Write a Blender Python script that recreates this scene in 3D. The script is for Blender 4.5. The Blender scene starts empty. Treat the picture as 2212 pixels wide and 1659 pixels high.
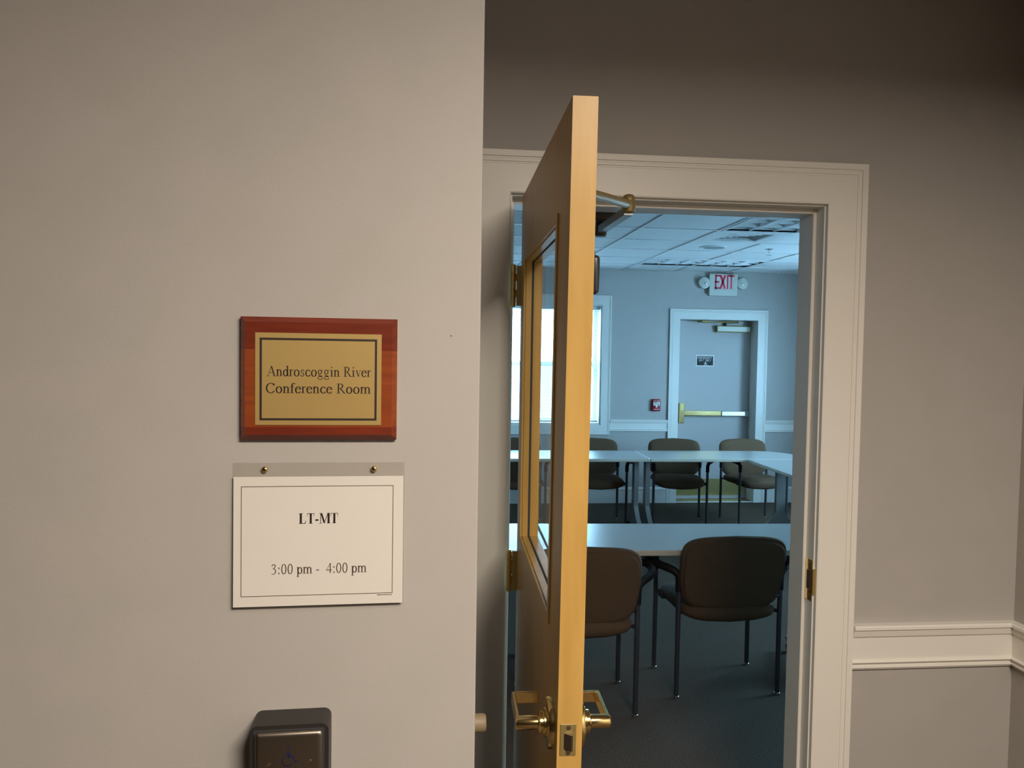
import bpy, bmesh, math, random
from mathutils import Vector, Matrix, Euler
random.seed(7)
C = bpy.context.scene
COL = C.collection
PI = math.pi
cos, sin, rad = math.cos, math.sin, math.radians

# ------------------------------------------------------------------ camera
F_PX, YAW, PITCH, ROLL, CAM_H = 1721.169, 0.103616, 0.041905, -0.015536, 1.709638
fwd = Vector((sin(YAW) * cos(PITCH), cos(YAW) * cos(PITCH), -sin(PITCH)))
rt = Vector((cos(YAW), -sin(YAW), 0)); dn = fwd.cross(rt)
cr = rt * cos(ROLL) + dn * sin(ROLL); cd = -rt * sin(ROLL) + dn * cos(ROLL)
cam = bpy.data.objects.new('camera', bpy.data.cameras.new('camera'))
cam.matrix_world = Matrix(((cr.x, -cd.x, -fwd.x, 0), (cr.y, -cd.y, -fwd.y, 0), (cr.z, -cd.z, -fwd.z, CAM_H), (0, 0, 0, 1)))
cam.data.sensor_fit = 'HORIZONTAL'; cam.data.sensor_width = 36; cam.data.lens = F_PX / 2212 * 36
cam.data.clip_start = 0.05; cam.data.clip_end = 300
COL.objects.link(cam); C.camera = cam

# ------------------------------------------------------------------ world, lights, exposure
SKY_COL, SKY_STR = (0.35, 0.69, 1.0), 29.0
W = bpy.data.worlds.new('overcast_sky'); C.world = W; W.use_nodes = True
bg = W.node_tree.nodes['Background']; bg.inputs[0].default_value = (*SKY_COL, 1); bg.inputs[1].default_value = SKY_STR
C.view_settings.view_transform = 'Standard'; C.view_settings.look = 'None'
C.view_settings.gamma = 1; C.view_settings.use_curve_mapping = False; C.view_settings.exposure = 0.0

def area(name, loc, rot, sx, sy, power, col, spread=180, portal=False):
    l = bpy.data.lights.new(name, 'AREA'); l.shape = 'RECTANGLE'; l.size = sx; l.size_y = sy
    l.energy = power; l.color = col; l.spread = rad(spread)
    if portal: l.cycles.is_portal = True
    o = bpy.data.objects.new(name, l); o.location = loc; o.rotation_euler = rot; COL.objects.link(o); return o
CORR_Z = 2.80                                     # corridor ceiling
LAMP = (0.84, -0.50)
area('corridor_lamp', (LAMP[0], LAMP[1], CORR_Z - 0.035), (0, 0, 0), 1.0, 0.5, 136, (1.0, 0.868, 0.722), 172)
RX0, RX1, RY0, RY1, RZ = -2.2, 4.6, 2.45, 8.814, 2.633     # meeting room
WIN = (0.55, 1.92, 0.886, 2.235)                  # far window opening
RWIN = [(4.2, 5.5), (6.2, 7.5)]                   # windows of the right wall, out of view                   # windows of the side wall, out of view
area('window_portal', ((WIN[0] + WIN[1]) / 2, RY1 + 0.24, (WIN[2] + WIN[3]) / 2), (rad(-90), 0, 0), WIN[1] - WIN[0], WIN[3] - WIN[2], 1, (1, 1, 1), portal=True)

for a, b in RWIN:
    area('window_portal', (RX1 + 0.20, (a + b) / 2, 1.56), (rad(90), 0, rad(90)), b - a, 1.35, 1, (1, 1, 1), portal=True)

# ------------------------------------------------------------------ materials
def mat(name, col, rough=0.5, metal=0.0, noise=None, bump=None, spec=0.5, coat=0.0, aniso=None):
    m = bpy.data.materials.new(name); m.use_nodes = True
    nt = m.node_tree; p = nt.nodes['Principled BSDF']
    p.inputs['Base Color'].default_value = (*col, 1); p.inputs['Roughness'].default_value = rough
    p.inputs['Metallic'].default_value = metal; p.inputs['Specular IOR Level'].default_value = spec
    p.inputs['Coat Weight'].default_value = coat; p.inputs['Coat Roughness'].default_value = 0.12
    if noise or bump:
        tc = nt.nodes.new('ShaderNodeTexCoord')
    if noise:                                     # (scale, second colour, contrast lo, hi, stretch)
        sc, c2, lo, hi, st = noise
        mp = nt.nodes.new('ShaderNodeMapping'); mp.inputs['Scale'].default_value = st
        nz = nt.nodes.new('ShaderNodeTexNoise'); nz.inputs['Scale'].default_value = sc; nz.inputs['Detail'].default_value = 6
        rp = nt.nodes.new('ShaderNodeMapRange'); rp.inputs[1].default_value = lo; rp.inputs[2].default_value = hi
        mx = nt.nodes.new('ShaderNodeMix'); mx.data_type = 'RGBA'
        mx.inputs[6].default_value = (*col, 1); mx.inputs[7].default_value = (*c2, 1)
        nt.links.new(tc.outputs['Object'], mp.inputs[0]); nt.links.new(mp.outputs[0], nz.inputs[0])
        nt.links.new(nz.outputs[0], rp.inputs[0]); nt.links.new(rp.outputs[0], mx.inputs[0]); nt.links.new(mx.outputs[2], p.inputs['Base Color'])
    if bump:
        sc, strn = bump
        n2 = nt.nodes.new('ShaderNodeTexNoise'); n2.inputs['Scale'].default_value = sc; n2.inputs['Detail'].default_value = 3
        bp = nt.nodes.new('ShaderNodeBump'); bp.inputs['Strength'].default_value = strn; bp.inputs['Distance'].default_value = 0.002
        nt.links.new(tc.outputs['Object'], n2.inputs[0]); nt.links.new(n2.outputs[0], bp.inputs['Height']); nt.links.new(bp.outputs[0], p.inputs['Normal'])
    return m
ST1 = (1, 1, 1)
M = dict(
    wall=mat('wall_paint', (0.425, 0.398, 0.378), 0.62, noise=(9, (0.41, 0.388, 0.365), 0.35, 0.65, ST1), bump=(320, 0.10)),
    trim=mat('white_trim_paint', (0.77, 0.74, 0.69), 0.38),
    ceil=mat('plaster_ceiling', (0.36, 0.35, 0.33), 0.8),
    maple=mat('maple_veneer', (0.54, 0.335, 0.098), 0.34, noise=(7, (0.46, 0.268, 0.070), 0.38, 0.72, (5, 5, 0.5)), spec=0.3),
    brass=mat('polished_brass', (0.86, 0.65, 0.29), 0.17, 1.0),
    dbrass=mat('brass_paint', (0.27, 0.20, 0.07), 0.45, 0.35),
    bronzed=mat('shade_darkened_bronze', (0.045, 0.030, 0.018), 0.5),  # shade on the opener housing is put into this near-black colour
    cherry_a=mat('cherry_red_brown', (0.185, 0.028, 0.010), 0.30, noise=(14, (0.12, 0.018, 0.008), 0.35, 0.7, (0.6, 4, 6)), coat=0.3),
    cherry_b=mat('cherry_orange_brown', (0.28, 0.060, 0.014), 0.30, noise=(14, (0.20, 0.040, 0.011), 0.35, 0.7, (0.6, 4, 6)), coat=0.3),
    plate=mat('satin_gold_plate', (0.50, 0.36, 0.13), 0.42, 0.35, noise=(3, (0.46, 0.31, 0.11), 0.3, 0.7, ST1)),
    ink=mat('black_ink', (0.022, 0.012, 0.010), 0.5),
    greyink=mat('thin_print_ink', (0.12, 0.085, 0.065), 0.6),
    paper=mat('white_paper', (0.80, 0.78, 0.76), 0.7),
    black=mat('black_plastic', (0.018, 0.016, 0.015), 0.5, bump=(400, 0.1)),
    armblack=mat('arm_black', (0.009, 0.008, 0.009), 0.55, spec=0.25),
    steel=mat('brushed_steel', (0.32, 0.28, 0.235), 0.33, 1.0, bump=(600, 0.05)),
    bronze=mat('dark_screw', (0.5, 0.42, 0.3), 0.25, 1.0),
    blue=mat('blue_print', (0.012, 0.014, 0.075), 0.5),
    fabric=mat('taupe_fabric', (0.115, 0.070, 0.039), 0.9, noise=(420, (0.080, 0.048, 0.028), 0.35, 0.65, ST1), bump=(900, 0.25), spec=0.2),
    frame=mat('charcoal_metal', (0.085, 0.085, 0.095), 0.36, 0.65),
    satin=mat('satin_brass', (0.52, 0.40, 0.15), 0.38, 0.3),
    glide=mat('metal_glide', (0.6, 0.6, 0.58), 0.3, 1.0),
    lam=mat('pale_grey_laminate', (0.37, 0.37, 0.365), 0.27, noise=(500, (0.34, 0.34, 0.335), 0.4, 0.6, ST1)),
    lamedge=mat('table_edge_band', (0.50, 0.45, 0.36), 0.4),
    tleg=mat('silver_grey_enamel', (0.30, 0.30, 0.29), 0.35, 0.3),
    tile=mat('ceiling_tile', (0.74, 0.75, 0.75), 0.9, noise=(95, (0.42, 0.43, 0.43), 0.66, 0.74, ST1), bump=(180, 0.3)),
    grid=mat('white_enamel', (0.74, 0.75, 0.75), 0.4),
    louver=mat('satin_aluminium', (0.62, 0.66, 0.68), 0.3, 0.85),
    dark=mat('dark_void', (0.03, 0.035, 0.04), 0.7),
    carpet=mat('carpet', (0.062, 0.046, 0.033), 1.0, noise=(140, (0.112, 0.086, 0.064), 0.40, 0.66, ST1), bump=(700, 0.6), spec=0.1),
    red=mat('red_plastic', (0.28, 0.006, 0.010), 0.4),
    pink=mat('pale_pink_glow_print', (0.85, 0.50, 0.55), 0.5),
    exitred=mat('exit_red', (0.62, 0.010, 0.040), 0.4),
    cream=mat('cream_plastic', (0.62, 0.62, 0.55), 0.4),
    chrome=mat('chrome', (0.8, 0.82, 0.84), 0.08, 1.0),
    door2=mat('exit_door_paint', (0.42, 0.395, 0.385), 0.45),
    olive=mat('brass_kick', (0.50, 0.42, 0.17), 0.3, 0.8),
    green=mat('dark_sign_green', (0.006, 0.014, 0.014), 0.5, spec=0.25),
    rubber=mat('tan_rubber', (0.21, 0.165, 0.10), 0.55),
    vinyl=mat('white_vinyl_slat', (0.72, 0.75, 0.76), 0.5),
    slate=mat('slate_plastic', (0.020, 0.025, 0.031), 0.25),
    pave=mat('pale_paving', (0.78, 0.79, 0.80), 0.9, noise=(0.6, (0.70, 0.71, 0.72), 0.3, 0.7, ST1)),
    lampwhite=mat('lens_white', (0.8, 0.8, 0.78), 0.4),
)
def glass(name, tint, k):                         # thin clear sheet: clear straight on, mirror-like at a grazing angle, the same from both sides
    m = bpy.data.materials.new(name); m.use_nodes = True; nt = m.node_tree; nt.nodes.clear(); N = nt.nodes.new; L = nt.links.new
    o = N('ShaderNodeOutputMaterial'); t = N('ShaderNodeBsdfTransparent'); g = N('ShaderNodeBsdfGlossy'); x = N('ShaderNodeMixShader')
    t.inputs[0].default_value = (*tint, 1); g.inputs['Roughness'].default_value = 0.02
    ge = N('ShaderNodeNewGeometry'); d = N('ShaderNodeVectorMath'); d.operation = 'DOT_PRODUCT'
    L(ge.outputs['Incoming'], d.inputs[0]); L(ge.outputs['Normal'], d.inputs[1]); v = d.outputs['Value']
    for op_, b in (('ABSOLUTE', 0), ('SUBTRACT', 0), ('POWER', 5.0), ('MULTIPLY', k), ('ADD', 0.02)):
        q = N('ShaderNodeMath'); q.operation = op_
        if op_ == 'SUBTRACT': q.inputs[0].default_value = 1.0; L(v, q.inputs[1])
        else: L(v, q.inputs[0]); q.inputs[1].default_value = b
        v = q.outputs[0]
    L(v, x.inputs[0]); L(t.outputs[0], x.inputs[1]); L(g.outputs[0], x.inputs[2]); L(x.outputs[0], o.inputs[0])
    return m
M['glass'] = glass('clear_glass', (0.97, 0.98, 0.975), 0.32)
M['acryl'] = glass('clear_acrylic', (0.965, 0.96, 0.95), 0.6)
def emit(name, col, s):
    m = bpy.data.materials.new(name); m.use_nodes = True; p = m.node_tree.nodes['Principled BSDF']
    p.inputs['Base Color'].default_value = (*col, 1); p.inputs['Emission Color'].default_value = (*col, 1); p.inputs['Emission Strength'].default_value = s; return m

# ------------------------------------------------------------------ mesh helpers
class MB:
    def __init__(s): s.v = []; s.f = []
    def add(s, vs, fs):
        b = len(s.v); s.v += [tuple(p) for p in vs]; s.f += [tuple(i + b for i in f) for f in fs]; return s
    def box(s, x0, x1, y0, y1, z0, z1):
        return s.add([(x, y, z) for x in (x0, x1) for y in (y0, y1) for z in (z0, z1)],
                     [(0, 1, 3, 2), (4, 6, 7, 5), (0, 4, 5, 1), (2, 3, 7, 6), (0, 2, 6, 4), (1, 5, 7, 3)])
    def bbox(s, x0, x1, y0, y1, z0, z1, r, seg=2, edges=None):     # bevelled box
        bm = bmesh.new(); bmesh.ops.create_cube(bm, size=1)
        for v in bm.verts: v.co = Vector(((x0 + x1) / 2 + v.co.x * (x1 - x0), (y0 + y1) / 2 + v.co.y * (y1 - y0), (z0 + z1) / 2 + v.co.z * (z1 - z0)))
        es = [e for e in bm.edges if edges is None or edges(e)]
        bmesh.ops.bevel(bm, geom=es, offset=r, segments=seg, affect='EDGES', profile=0.5)
        return s.bm(bm)
    def bm(s, bm):
        bm.verts.index_update(); r = s.add([v.co for v in bm.verts], [[v.index for v in f.verts] for f in bm.faces]); bm.free(); return r
    def prism(s, poly, axis, a, b):               # polygon in the two other axes, extruded along axis
        n = len(poly)
        def P(p, t): return {'x': (t, p[0], p[1]), 'y': (p[0], t, p[1]), 'z': (p[0], p[1], t)}[axis]
        vs = [P(p, a) for p in poly] + [P(p, b) for p in poly]
        return s.add(vs, [tuple(range(n))[::-1], tuple(range(n, 2 * n))] + [(i, (i + 1) % n, n + (i + 1) % n, n + i) for i in range(n)])
    def tube(s, pts, r, seg=10, sq=1.0, cap=True):
        pts = [Vector(p) for p in pts]; rs = r if isinstance(r, (list, tuple)) else [r] * len(pts)
        rings = []; up = None
        for i, p in enumerate(pts):
            t = (pts[min(i + 1, len(pts) - 1)] - pts[max(i - 1, 0)]).normalized()
            if up is None: up = Vector((0, 0, 1)) if abs(t.z) < 0.9 else Vector((0, 1, 0))
            a = t.cross(up).normalized(); b = a.cross(t).normalized(); up = b
            rings.append([p + (a * cos(2 * PI * k / seg) * sq + b * sin(2 * PI * k / seg)) * rs[i] for k in range(seg)])
        return s.loft(rings, cap)
    def loft(s, rings, cap=True, closed=False):
        n = len(rings[0]); vs = [p for r in rings for p in r]; fs = []
        for i in range(len(rings) - 1):
            for k in range(n): fs.append((i * n + k, i * n + (k + 1) % n, (i + 1) * n + (k + 1) % n, (i + 1) * n + k))
        if cap: fs += [tuple(range(n))[::-1], tuple((len(rings) - 1) * n + k for k in range(n))]
        return s.add(vs, fs)
    def lathe(s, prof, c, axis='z', seg=24):      # prof: (radius, height) list
        def P(r, h, a):
            u, w = r * cos(a), r * sin(a)
            return {'z': (c[0] + u, c[1] + w, c[2] + h), 'y': (c[0] + u, c[1] + h, c[2] + w), 'x': (c[0] + h, c[1] + u, c[2] + w)}[axis]
        return s.loft([[P(r, h, 2 * PI * k / seg) for k in range(seg)] for r, h in prof])
    def cells(s, xs, zs, y0, y1, hole):           # slab in x/z with rectangular holes, one connected skin
        nx, nz = len(xs) - 1, len(zs) - 1; idx = {}
        full = lambda i, j: 0 <= i < nx and 0 <= j < nz and not hole((xs[i] + xs[i + 1]) / 2, (zs[j] + zs[j + 1]) / 2)
        vs, fs = [], []
        def V(i, j, k):
            if (i, j, k) not in idx: idx[(i, j, k)] = len(vs); vs.append((xs[i], (y0, y1)[k], zs[j]))
            return idx[(i, j, k)]
        for i in range(nx):
            for j in range(nz):
                if not full(i, j): continue
                fs.append((V(i, j, 0), V(i + 1, j, 0), V(i + 1, j + 1, 0), V(i, j + 1, 0)))
                fs.append((V(i, j, 1), V(i, j + 1, 1), V(i + 1, j + 1, 1), V(i + 1, j, 1)))
                for (di, dj, a, b) in ((-1, 0, (i, j), (i, j + 1)), (1, 0, (i + 1, j + 1), (i + 1, j)), (0, -1, (i + 1, j), (i, j)), (0, 1, (i, j + 1), (i + 1, j + 1))):
                    if not full(i + di, j + dj): fs.append((V(*a, 0), V(*b, 0), V(*b, 1), V(*a, 1)))
        return s.add(vs, fs)
    def build(s, name, m, parent=None, smooth=False, fix=None):
        vs = [fix(p) for p in s.v] if fix else s.v
        me = bpy.data.meshes.new(name); me.from_pydata(vs, [], s.f)
        bm = bmesh.new(); bm.from_mesh(me); bmesh.ops.recalc_face_normals(bm, faces=bm.faces); bm.to_mesh(me); bm.free()
        me.materials.append(M[m] if isinstance(m, str) else m)
        if smooth:
            me.shade_auto_smooth(use_auto_smooth=True, angle=rad(40)) if hasattr(me, 'shade_auto_smooth') else None
            for p in me.polygons: p.use_smooth = True
            bm = bmesh.new(); bm.from_mesh(me)
            for e in bm.edges:
                if len(e.link_faces) == 2 and e.calc_face_angle(0) > rad(42): e.smooth = False
            bm.to_mesh(me); bm.free()
        o = bpy.data.objects.new(name, me); COL.objects.link(o)
        if parent: o.parent = parent
        return o
def tag(o, label, cat, group=None, kind=None):
    o['label'] = label; o['category'] = cat
    if group: o['group'] = group
    if kind: o['kind'] = kind
    return o
def empty(name, loc=(0, 0, 0), rz=0.0, rot=None):
    o = bpy.data.objects.new(name, None); o.empty_display_size = 0.1; COL.objects.link(o)
    o.location = loc; o.rotation_euler = rot or (0, 0, rz); return o
def struct(o, label=None):
    o['kind'] = 'structure'
    if label: o['label'] = label
    return o
def copy_tree(o, parent=None):
    c = o.copy(); COL.objects.link(c)
    if parent: c.parent = parent
    for ch in o.children: copy_tree(ch, c)
    return c
def disc(c, r, seg=20, axis='y', ry=None):
    ry = ry or r
    return [(c[0] + r * cos(2 * PI * k / seg), c[1] + ry * sin(2 * PI * k / seg)) for k in range(seg)]

# ------------------------------------------------------------------ lettering: strokes of a broad nib, drawn as flat print
def hull(ps):
    ps = sorted(set((round(x, 6), round(y, 6)) for x, y in ps))
    def half(q):
        h = []
        for p in q:
            while len(h) > 1 and (h[-1][0] - h[-2][0]) * (p[1] - h[-2][1]) - (h[-1][1] - h[-2][1]) * (p[0] - h[-2][0]) <= 0: h.pop()
            h.append(p)
        return h[:-1]
    return half(ps) + half(ps[::-1])
def arc(cx, cy, rx, ry, a0, a1, n=14):
    return [(cx + rx * cos(rad(a0 + (a1 - a0) * k / n)), cy + ry * sin(rad(a0 + (a1 - a0) * k / n))) for k in range(n + 1)]
TK, TN = 0.100, 0.036                             # thick and thin of the regular face
def st(pts, nx=TK, ny=TN): return (pts, nx, ny)
def sf(x, y, w): return ([(x - w / 2, y + 0.011), (x + w / 2, y + 0.011)], 0.02, 0.024)
def thin(*p): return (list(p), 0.032, 0.032)
def dot(x, y, r=0.055): return ([(x, y), (x + 0.001, y)], r * 2, r * 2)
GL = {
 'A': (.72, [thin((.10, .02), (.37, .665)), st([(.37, .64), (.60, .02)], .10), thin((.19, .23), (.51, .23)), sf(.10, 0, .21), sf(.60, 0, .24)]),
 'n': (.50, [st([(.12, .02), (.12, .42)]), thin((.03, .405), (.12, .44)), st([(.13, .33), (.18, .395), (.25, .43), (.32, .415), (.365, .36), (.375, .28), (.375, .02)]), sf(.12, 0, .22), sf(.375, 0, .22)]),
 'd': (.50, [st(arc(.23, .215, .15, .21, 0, 360, 22)), st([(.385, .03), (.385, .66)]), thin((.29, .655), (.385, .68)), thin((.385, .02), (.48, .035))]),
 'r': (.34, [st([(.12, .02), (.12, .42)]), thin((.03, .405), (.12, .44)), thin((.13, .32), (.19, .40), (.25, .43)), dot(.285, .405, .04), sf(.13, 0, .25)]),
 'o': (.50, [st(arc(.25, .215, .175, .215, 0, 360, 24))]),
 's': (.39, [st([(.31, .34), (.28, .41), (.20, .437), (.12, .415), (.09, .35), (.12, .285), (.19, .235), (.27, .185), (.305, .115), (.275, .03), (.19, .0), (.10, .02), (.06, .11)], .062)]),
 'c': (.44, [st(arc(.25, .215, .175, .215, 48, 325, 18)), dot(.365, .355, .038)]),
 'g': (.50, [st(arc(.22, .30, .125, .14, 0, 360, 18), .07), thin((.31, .395), (.38, .42), (.47, .415)), thin((.16, .18), (.10, .12), (.12, .07), (.20, .05)), st([(.14, .055), (.28, .04), (.38, .02)], .05, .06), st(arc(.24, -.10, .18, .10, 40, 360, 20), .05, .034)]),
 'i': (.28, [st([(.14, .02), (.14, .42)]), thin((.04, .405), (.14, .44)), sf(.14, 0, .22), dot(.135, .61, .05)]),
 'R': (.67, [st([(.17, .02), (.17, .64)], .10), sf(.16, .64, .25), st([(.17, .645), (.34, .642), (.44, .59), (.46, .50), (.43, .40), (.33, .34), (.17, .335)], .09), st([(.31, .335), (.58, .02)], .10), sf(.17, 0, .27), sf(.60, 0, .15)]),
 'v': (.48, [st([(.11, .42), (.26, .03)], .085), thin((.26, .02), (.40, .43)), sf(.11, .415, .2), sf(.40, .415, .16)]),
 'e': (.44, [st(arc(.23, .215, .165, .215, 14, 325, 20)), thin((.08, .27), (.39, .27))]),
 'C': (.67, [st(arc(.36, .325, .28, .325, 38, 322, 24), .10), thin((.605, .47), (.595, .65))]),
 'f': (.33, [st([(.14, .02), (.14, .5), (.16, .60), (.22, .655), (.28, .66)]), dot(.325, .62, .042), thin((.02, .43), (.30, .43)), sf(.15, 0, .25)]),
 'm': (.78, [st([(.12, .02), (.12, .42)]), thin((.03, .405), (.12, .44)), st([(.13, .33), (.18, .395), (.25, .43), (.32, .415), (.365, .36), (.385, .28), (.385, .02)]), st([(.395, .33), (.445, .395), (.515, .43), (.585, .415), (.63, .36), (.65, .28), (.65, .02)]), sf(.12, 0, .22), sf(.385, 0, .22), sf(.65, 0, .22)]),
 'p': (.50, [st([(.12, -.19), (.12, .42)]), thin((.03, .405), (.12, .44)), st(arc(.275, .215, .15, .21, 0, 360, 22)), sf(.12, -.21, .23)]),
 '0': (.50, [st(arc(.25, .33, .165, .325, 0, 360, 26), .08)]),
 '3': (.50, [st([(.09, .55), (.14, .63), (.22, .66), (.32, .62), (.355, .535), (.31, .44), (.19, .365), (.32, .335), (.38, .24), (.37, .12), (.29, .03), (.18, .0), (.09, .03)], .075)]),
 '4': (.50, [thin((.33, .65), (.05, .21)), st([(.03, .2), (.46, .2)], .04, .05), st([(.345, .01), (.345, .65)], .08)]),
 ':': (.28, [dot(.14, .05), dot(.14, .40)]),
 '-': (.33, [st([(.05, .22), (.27, .22)], .03, .06)]),
 ' ': (.25, []),
}
BL = {
 'L': (.67, [st([(.19, .02), (.19, .64)], .17), sf(.19, .64, .32), st([(.05, .015), (.55, .015)], .03, .035), thin((.57, .02), (.60, .2)), st([(.52, .02), (.585, .1)], .05, .04)]),
 'T': (.67, [st([(.335, .02), (.335, .64)], .17), st([(.07, .64), (.60, .64)], .03, .035), thin((.06, .65), (.05, .48)), thin((.61, .65), (.62, .48)), sf(.335, 0, .32)]),
 '-': (.33, [st([(.06, .22), (.28, .22)], .05, .10)]),
 'M': (.94, [st([(.15, .02), (.15, .64)], .05), st([(.21, .64), (.45, .04)], .14), st([(.45, .03), (.74, .64)], .05), st([(.80, .02), (.80, .64)], .17), sf(.14, .64, .24), sf(.80, .64, .28), sf(.15, 0, .24), sf(.80, 0, .30)]),
}
def strokes(mb, strks, P, sx, sz, ox, oz, rect=False):
    for pts, nx, ny in strks:
        nib = [(nx / 2 * cos(2 * PI * k / 10), ny / 2 * sin(2 * PI * k / 10)) for k in range(10)] if not rect else [(a * nx / 2, b * ny / 2) for a in (-1, 1) for b in (-1, 1)]
        for a, b in zip(pts[:-1], pts[1:]):
            h = hull([(a[0] + u, a[1] + w) for u, w in nib] + [(b[0] + u, b[1] + w) for u, w in nib])
            if len(h) > 2: mb.add([P(ox + x * sx, oz + y * sz) for x, y in h], [tuple(range(len(h)))])
def text_serif(s, x0, x1, z, size, y, table=GL):
    mb = MB(); adv = sum(table[c][0] for c in s); sx = (x1 - x0) / adv; x = x0; k = 0
    for c in s:
        k += 1; strokes(mb, table[c][1], lambda u, w: (u, y - 0.00001 * (k % 2), w), sx, size, x, z); x += table[c][0] * sx
    return mb
SANS = {                                          # plain upright capitals on a 0.6 x 1 grid
 'E': [[(.06, 0), (.06, 1)], [(.06, 1), (.5, 1)], [(.06, .52), (.42, .52)], [(.06, 0), (.5, 0)]], 'M': [[(.0, 0), (.0, 1)], [(.0, 1), (.3, .3)], [(.3, .3), (.6, 1)], [(.6, 1), (.6, 0)]],
 'R': [[(.06, 0), (.06, 1)], [(.06, 1), (.4, 1), (.52, .88), (.52, .65), (.4, .5), (.06, .5)], [(.3, .5), (.54, 0)]], 'G': [[(.54, .82), (.4, 1), (.18, 1), (.04, .8), (.04, .2), (.18, 0), (.42, 0), (.54, .14), (.54, .45), (.32, .45)]],
 'N': [[(.04, 0), (.04, 1)], [(.04, 1), (.54, 0)], [(.54, 0), (.54, 1)]], 'C': [[(.54, .8), (.4, 1), (.18, 1), (.04, .8), (.04, .2), (.18, 0), (.4, 0), (.54, .2)]], 'Y': [[(.0, 1), (.28, .5)], [(.56, 1), (.28, .5)], [(.28, .5), (.28, 0)]],
 'X': [[(.02, 0), (.54, 1)], [(.02, 1), (.54, 0)]], 'I': [[(.28, 0), (.28, 1)]], 'T': [[(.0, 1), (.56, 1)], [(.28, 1), (.28, 0)]], 'O': [[(.04, .2), (.18, 0), (.4, 0), (.54, .2), (.54, .8), (.4, 1), (.18, 1), (.04, .8), (.04, .2)]],
 'L': [[(.06, 1), (.06, 0)], [(.06, 0), (.5, 0)]], 'F': [[(.06, 0), (.06, 1)], [(.06, 1), (.5, 1)], [(.06, .52), (.42, .52)]], 'P': [[(.06, 0), (.06, 1)], [(.06, 1), (.4, 1), (.52, .85), (.52, .62), (.4, .47), (.06, .47)]],
 'U': [[(.04, 1), (.04, .2), (.18, 0), (.4, 0), (.54, .2), (.54, 1)]], 'D': [[(.06, 0), (.06, 1)], [(.06, 1), (.34, 1), (.54, .75), (.54, .25), (.34, 0), (.06, 0)]], 'W': [[(.0, 1), (.14, 0)], [(.14, 0), (.3, .7)], [(.3, .7), (.46, 0)], [(.46, 0), (.6, 1)]],
 'S': [[(.52, .84), (.4, 1), (.16, 1), (.04, .86), (.04, .64), (.16, .52), (.4, .48), (.52, .36), (.52, .14), (.4, 0), (.16, 0), (.04, .16)]], 'H': [[(.04, 0), (.04, 1)], [(.54, 0), (.54, 1)], [(.04, .5), (.54, .5)]],
 'A': [[(.0, 0), (.28, 1)], [(.56, 0), (.28, 1)], [(.12, .35), (.44, .35)]], ' ': []}
def text_sans(s, x0, x1, z, h, y, w=0.16, axis=None):
    mb = MB(); sx = (x1 - x0) / (0.72 * len(s)); x = x0
    for c in s:
        strokes(mb, [(p, w, w * sx / h) for p in SANS[c]], lambda u, v: (u, y, v), sx, h, x, z, True); x += 0.72 * sx
    return mb

# ------------------------------------------------------------------ setting: corridor
DW = 2.31                                         # corridor face of the doorway wall
LW = 1.363                                        # face of the near left wall
EX = 0.087                                        # its free right end
LT = rad(2.4)                                     # it stands a little out of square
def ly(x): return LW + (x + 0.18) * math.tan(LT)
CX1 = 1.848                                       # right corner
f = struct(MB().box(-6.2, RX1 + 0.2, -8.2, RY1 + 0.2, -0.1, 0).build('floor', 'carpet'), 'dark grey green carpeted floor')
struct(MB().prism([(-6.0, ly(-6.0)), (EX - .003, ly(EX - .003)), (EX - .0009, ly(EX) + .0009), (EX, ly(EX) + .003), (EX, RY0), (-6.0, RY0)], 'z', 0, 3.0).build('wall_left', 'wall'), 'near greige wall carrying the plaque and paper sign')
OP = (0.233, 1.178, 2.157)                        # jamb faces and head
struct(MB().cells([EX, OP[0] - 0.02, OP[1] + 0.02, CX1 + 0.2], [0, OP[2] + 0.02, 3.0], DW, RY0, lambda x, z: OP[0] - .02 < x < OP[1] + .02 and z < OP[2] + .02).build('wall_front', 'wall'), 'shaded greige wall around the open doorway')
struct(MB().box(CX1, CX1 + 0.15, -8.0, DW, 0, 3.0).build('wall_right', 'wall'), 'greige return wall at the right edge')
struct(MB().box(-6.0, CX1 + 0.15, -8.15, -8.0, 0, 3.0).build('wall_rear', 'wall'), 'corridor end wall behind the camera')
struct(MB().box(-6.15, -6.0, -8.0, LW + 0.2, 0, 3.0).build('wall_corridor_left', 'wall'), 'corridor left end wall')
struct(MB().box(-6.0, CX1 + 0.15, -8.0, DW, CORR_Z, CORR_Z + 0.12).build('ceiling_corridor', 'ceil'), 'plain corridor ceiling')

# casing of the doorway (mitred profile: flat board, two beads, outer band)
CAS = [(0, 0), (0, .016), (.004, .018), (.083, .018), (.085, .0163), (.088, .0163), (.090, .019), (.097, .019), (.099, .0173), (.102, .0173), (.104, .0215), (.121, .0215), (.123, .018), (.123, 0)]
def casing(parent, x0, x1, z0, z1, yface, sgn, prof, bottom, m='trim'):
    def seg(name, A, B):
        mb = MB(); mb.loft([[A(o, d) for o, d in prof], [B(o, d) for o, d in prof]]); return mb.build(name, m, parent)
    y = lambda d: yface - sgn * d
    lo = (lambda o, d: (x0 - o, y(d), z0 - o)) if bottom else (lambda o, d: (x0 - o, y(d), z0))
    ro = (lambda o, d: (x1 + o, y(d), z0 - o)) if bottom else (lambda o, d: (x1 + o, y(d), z0))
    lt = lambda o, d: (x0 - o, y(d), z1 + o); rtp = lambda o, d: (x1 + o, y(d), z1 + o)
    seg('casing_board', lo, lt); seg('casing_board', lt, rtp); seg('casing_board', rtp, ro)
    if bottom: seg('casing_board', ro, lo)
tr1 = struct(empty('trim_1', (0, 0, 0)), 'white moulded casing and jamb of the near doorway')
casing(tr1, OP[0] - 0.005, OP[1] + 0.004, 0, OP[2] + 0.005, DW, 1, CAS, False)
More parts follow.
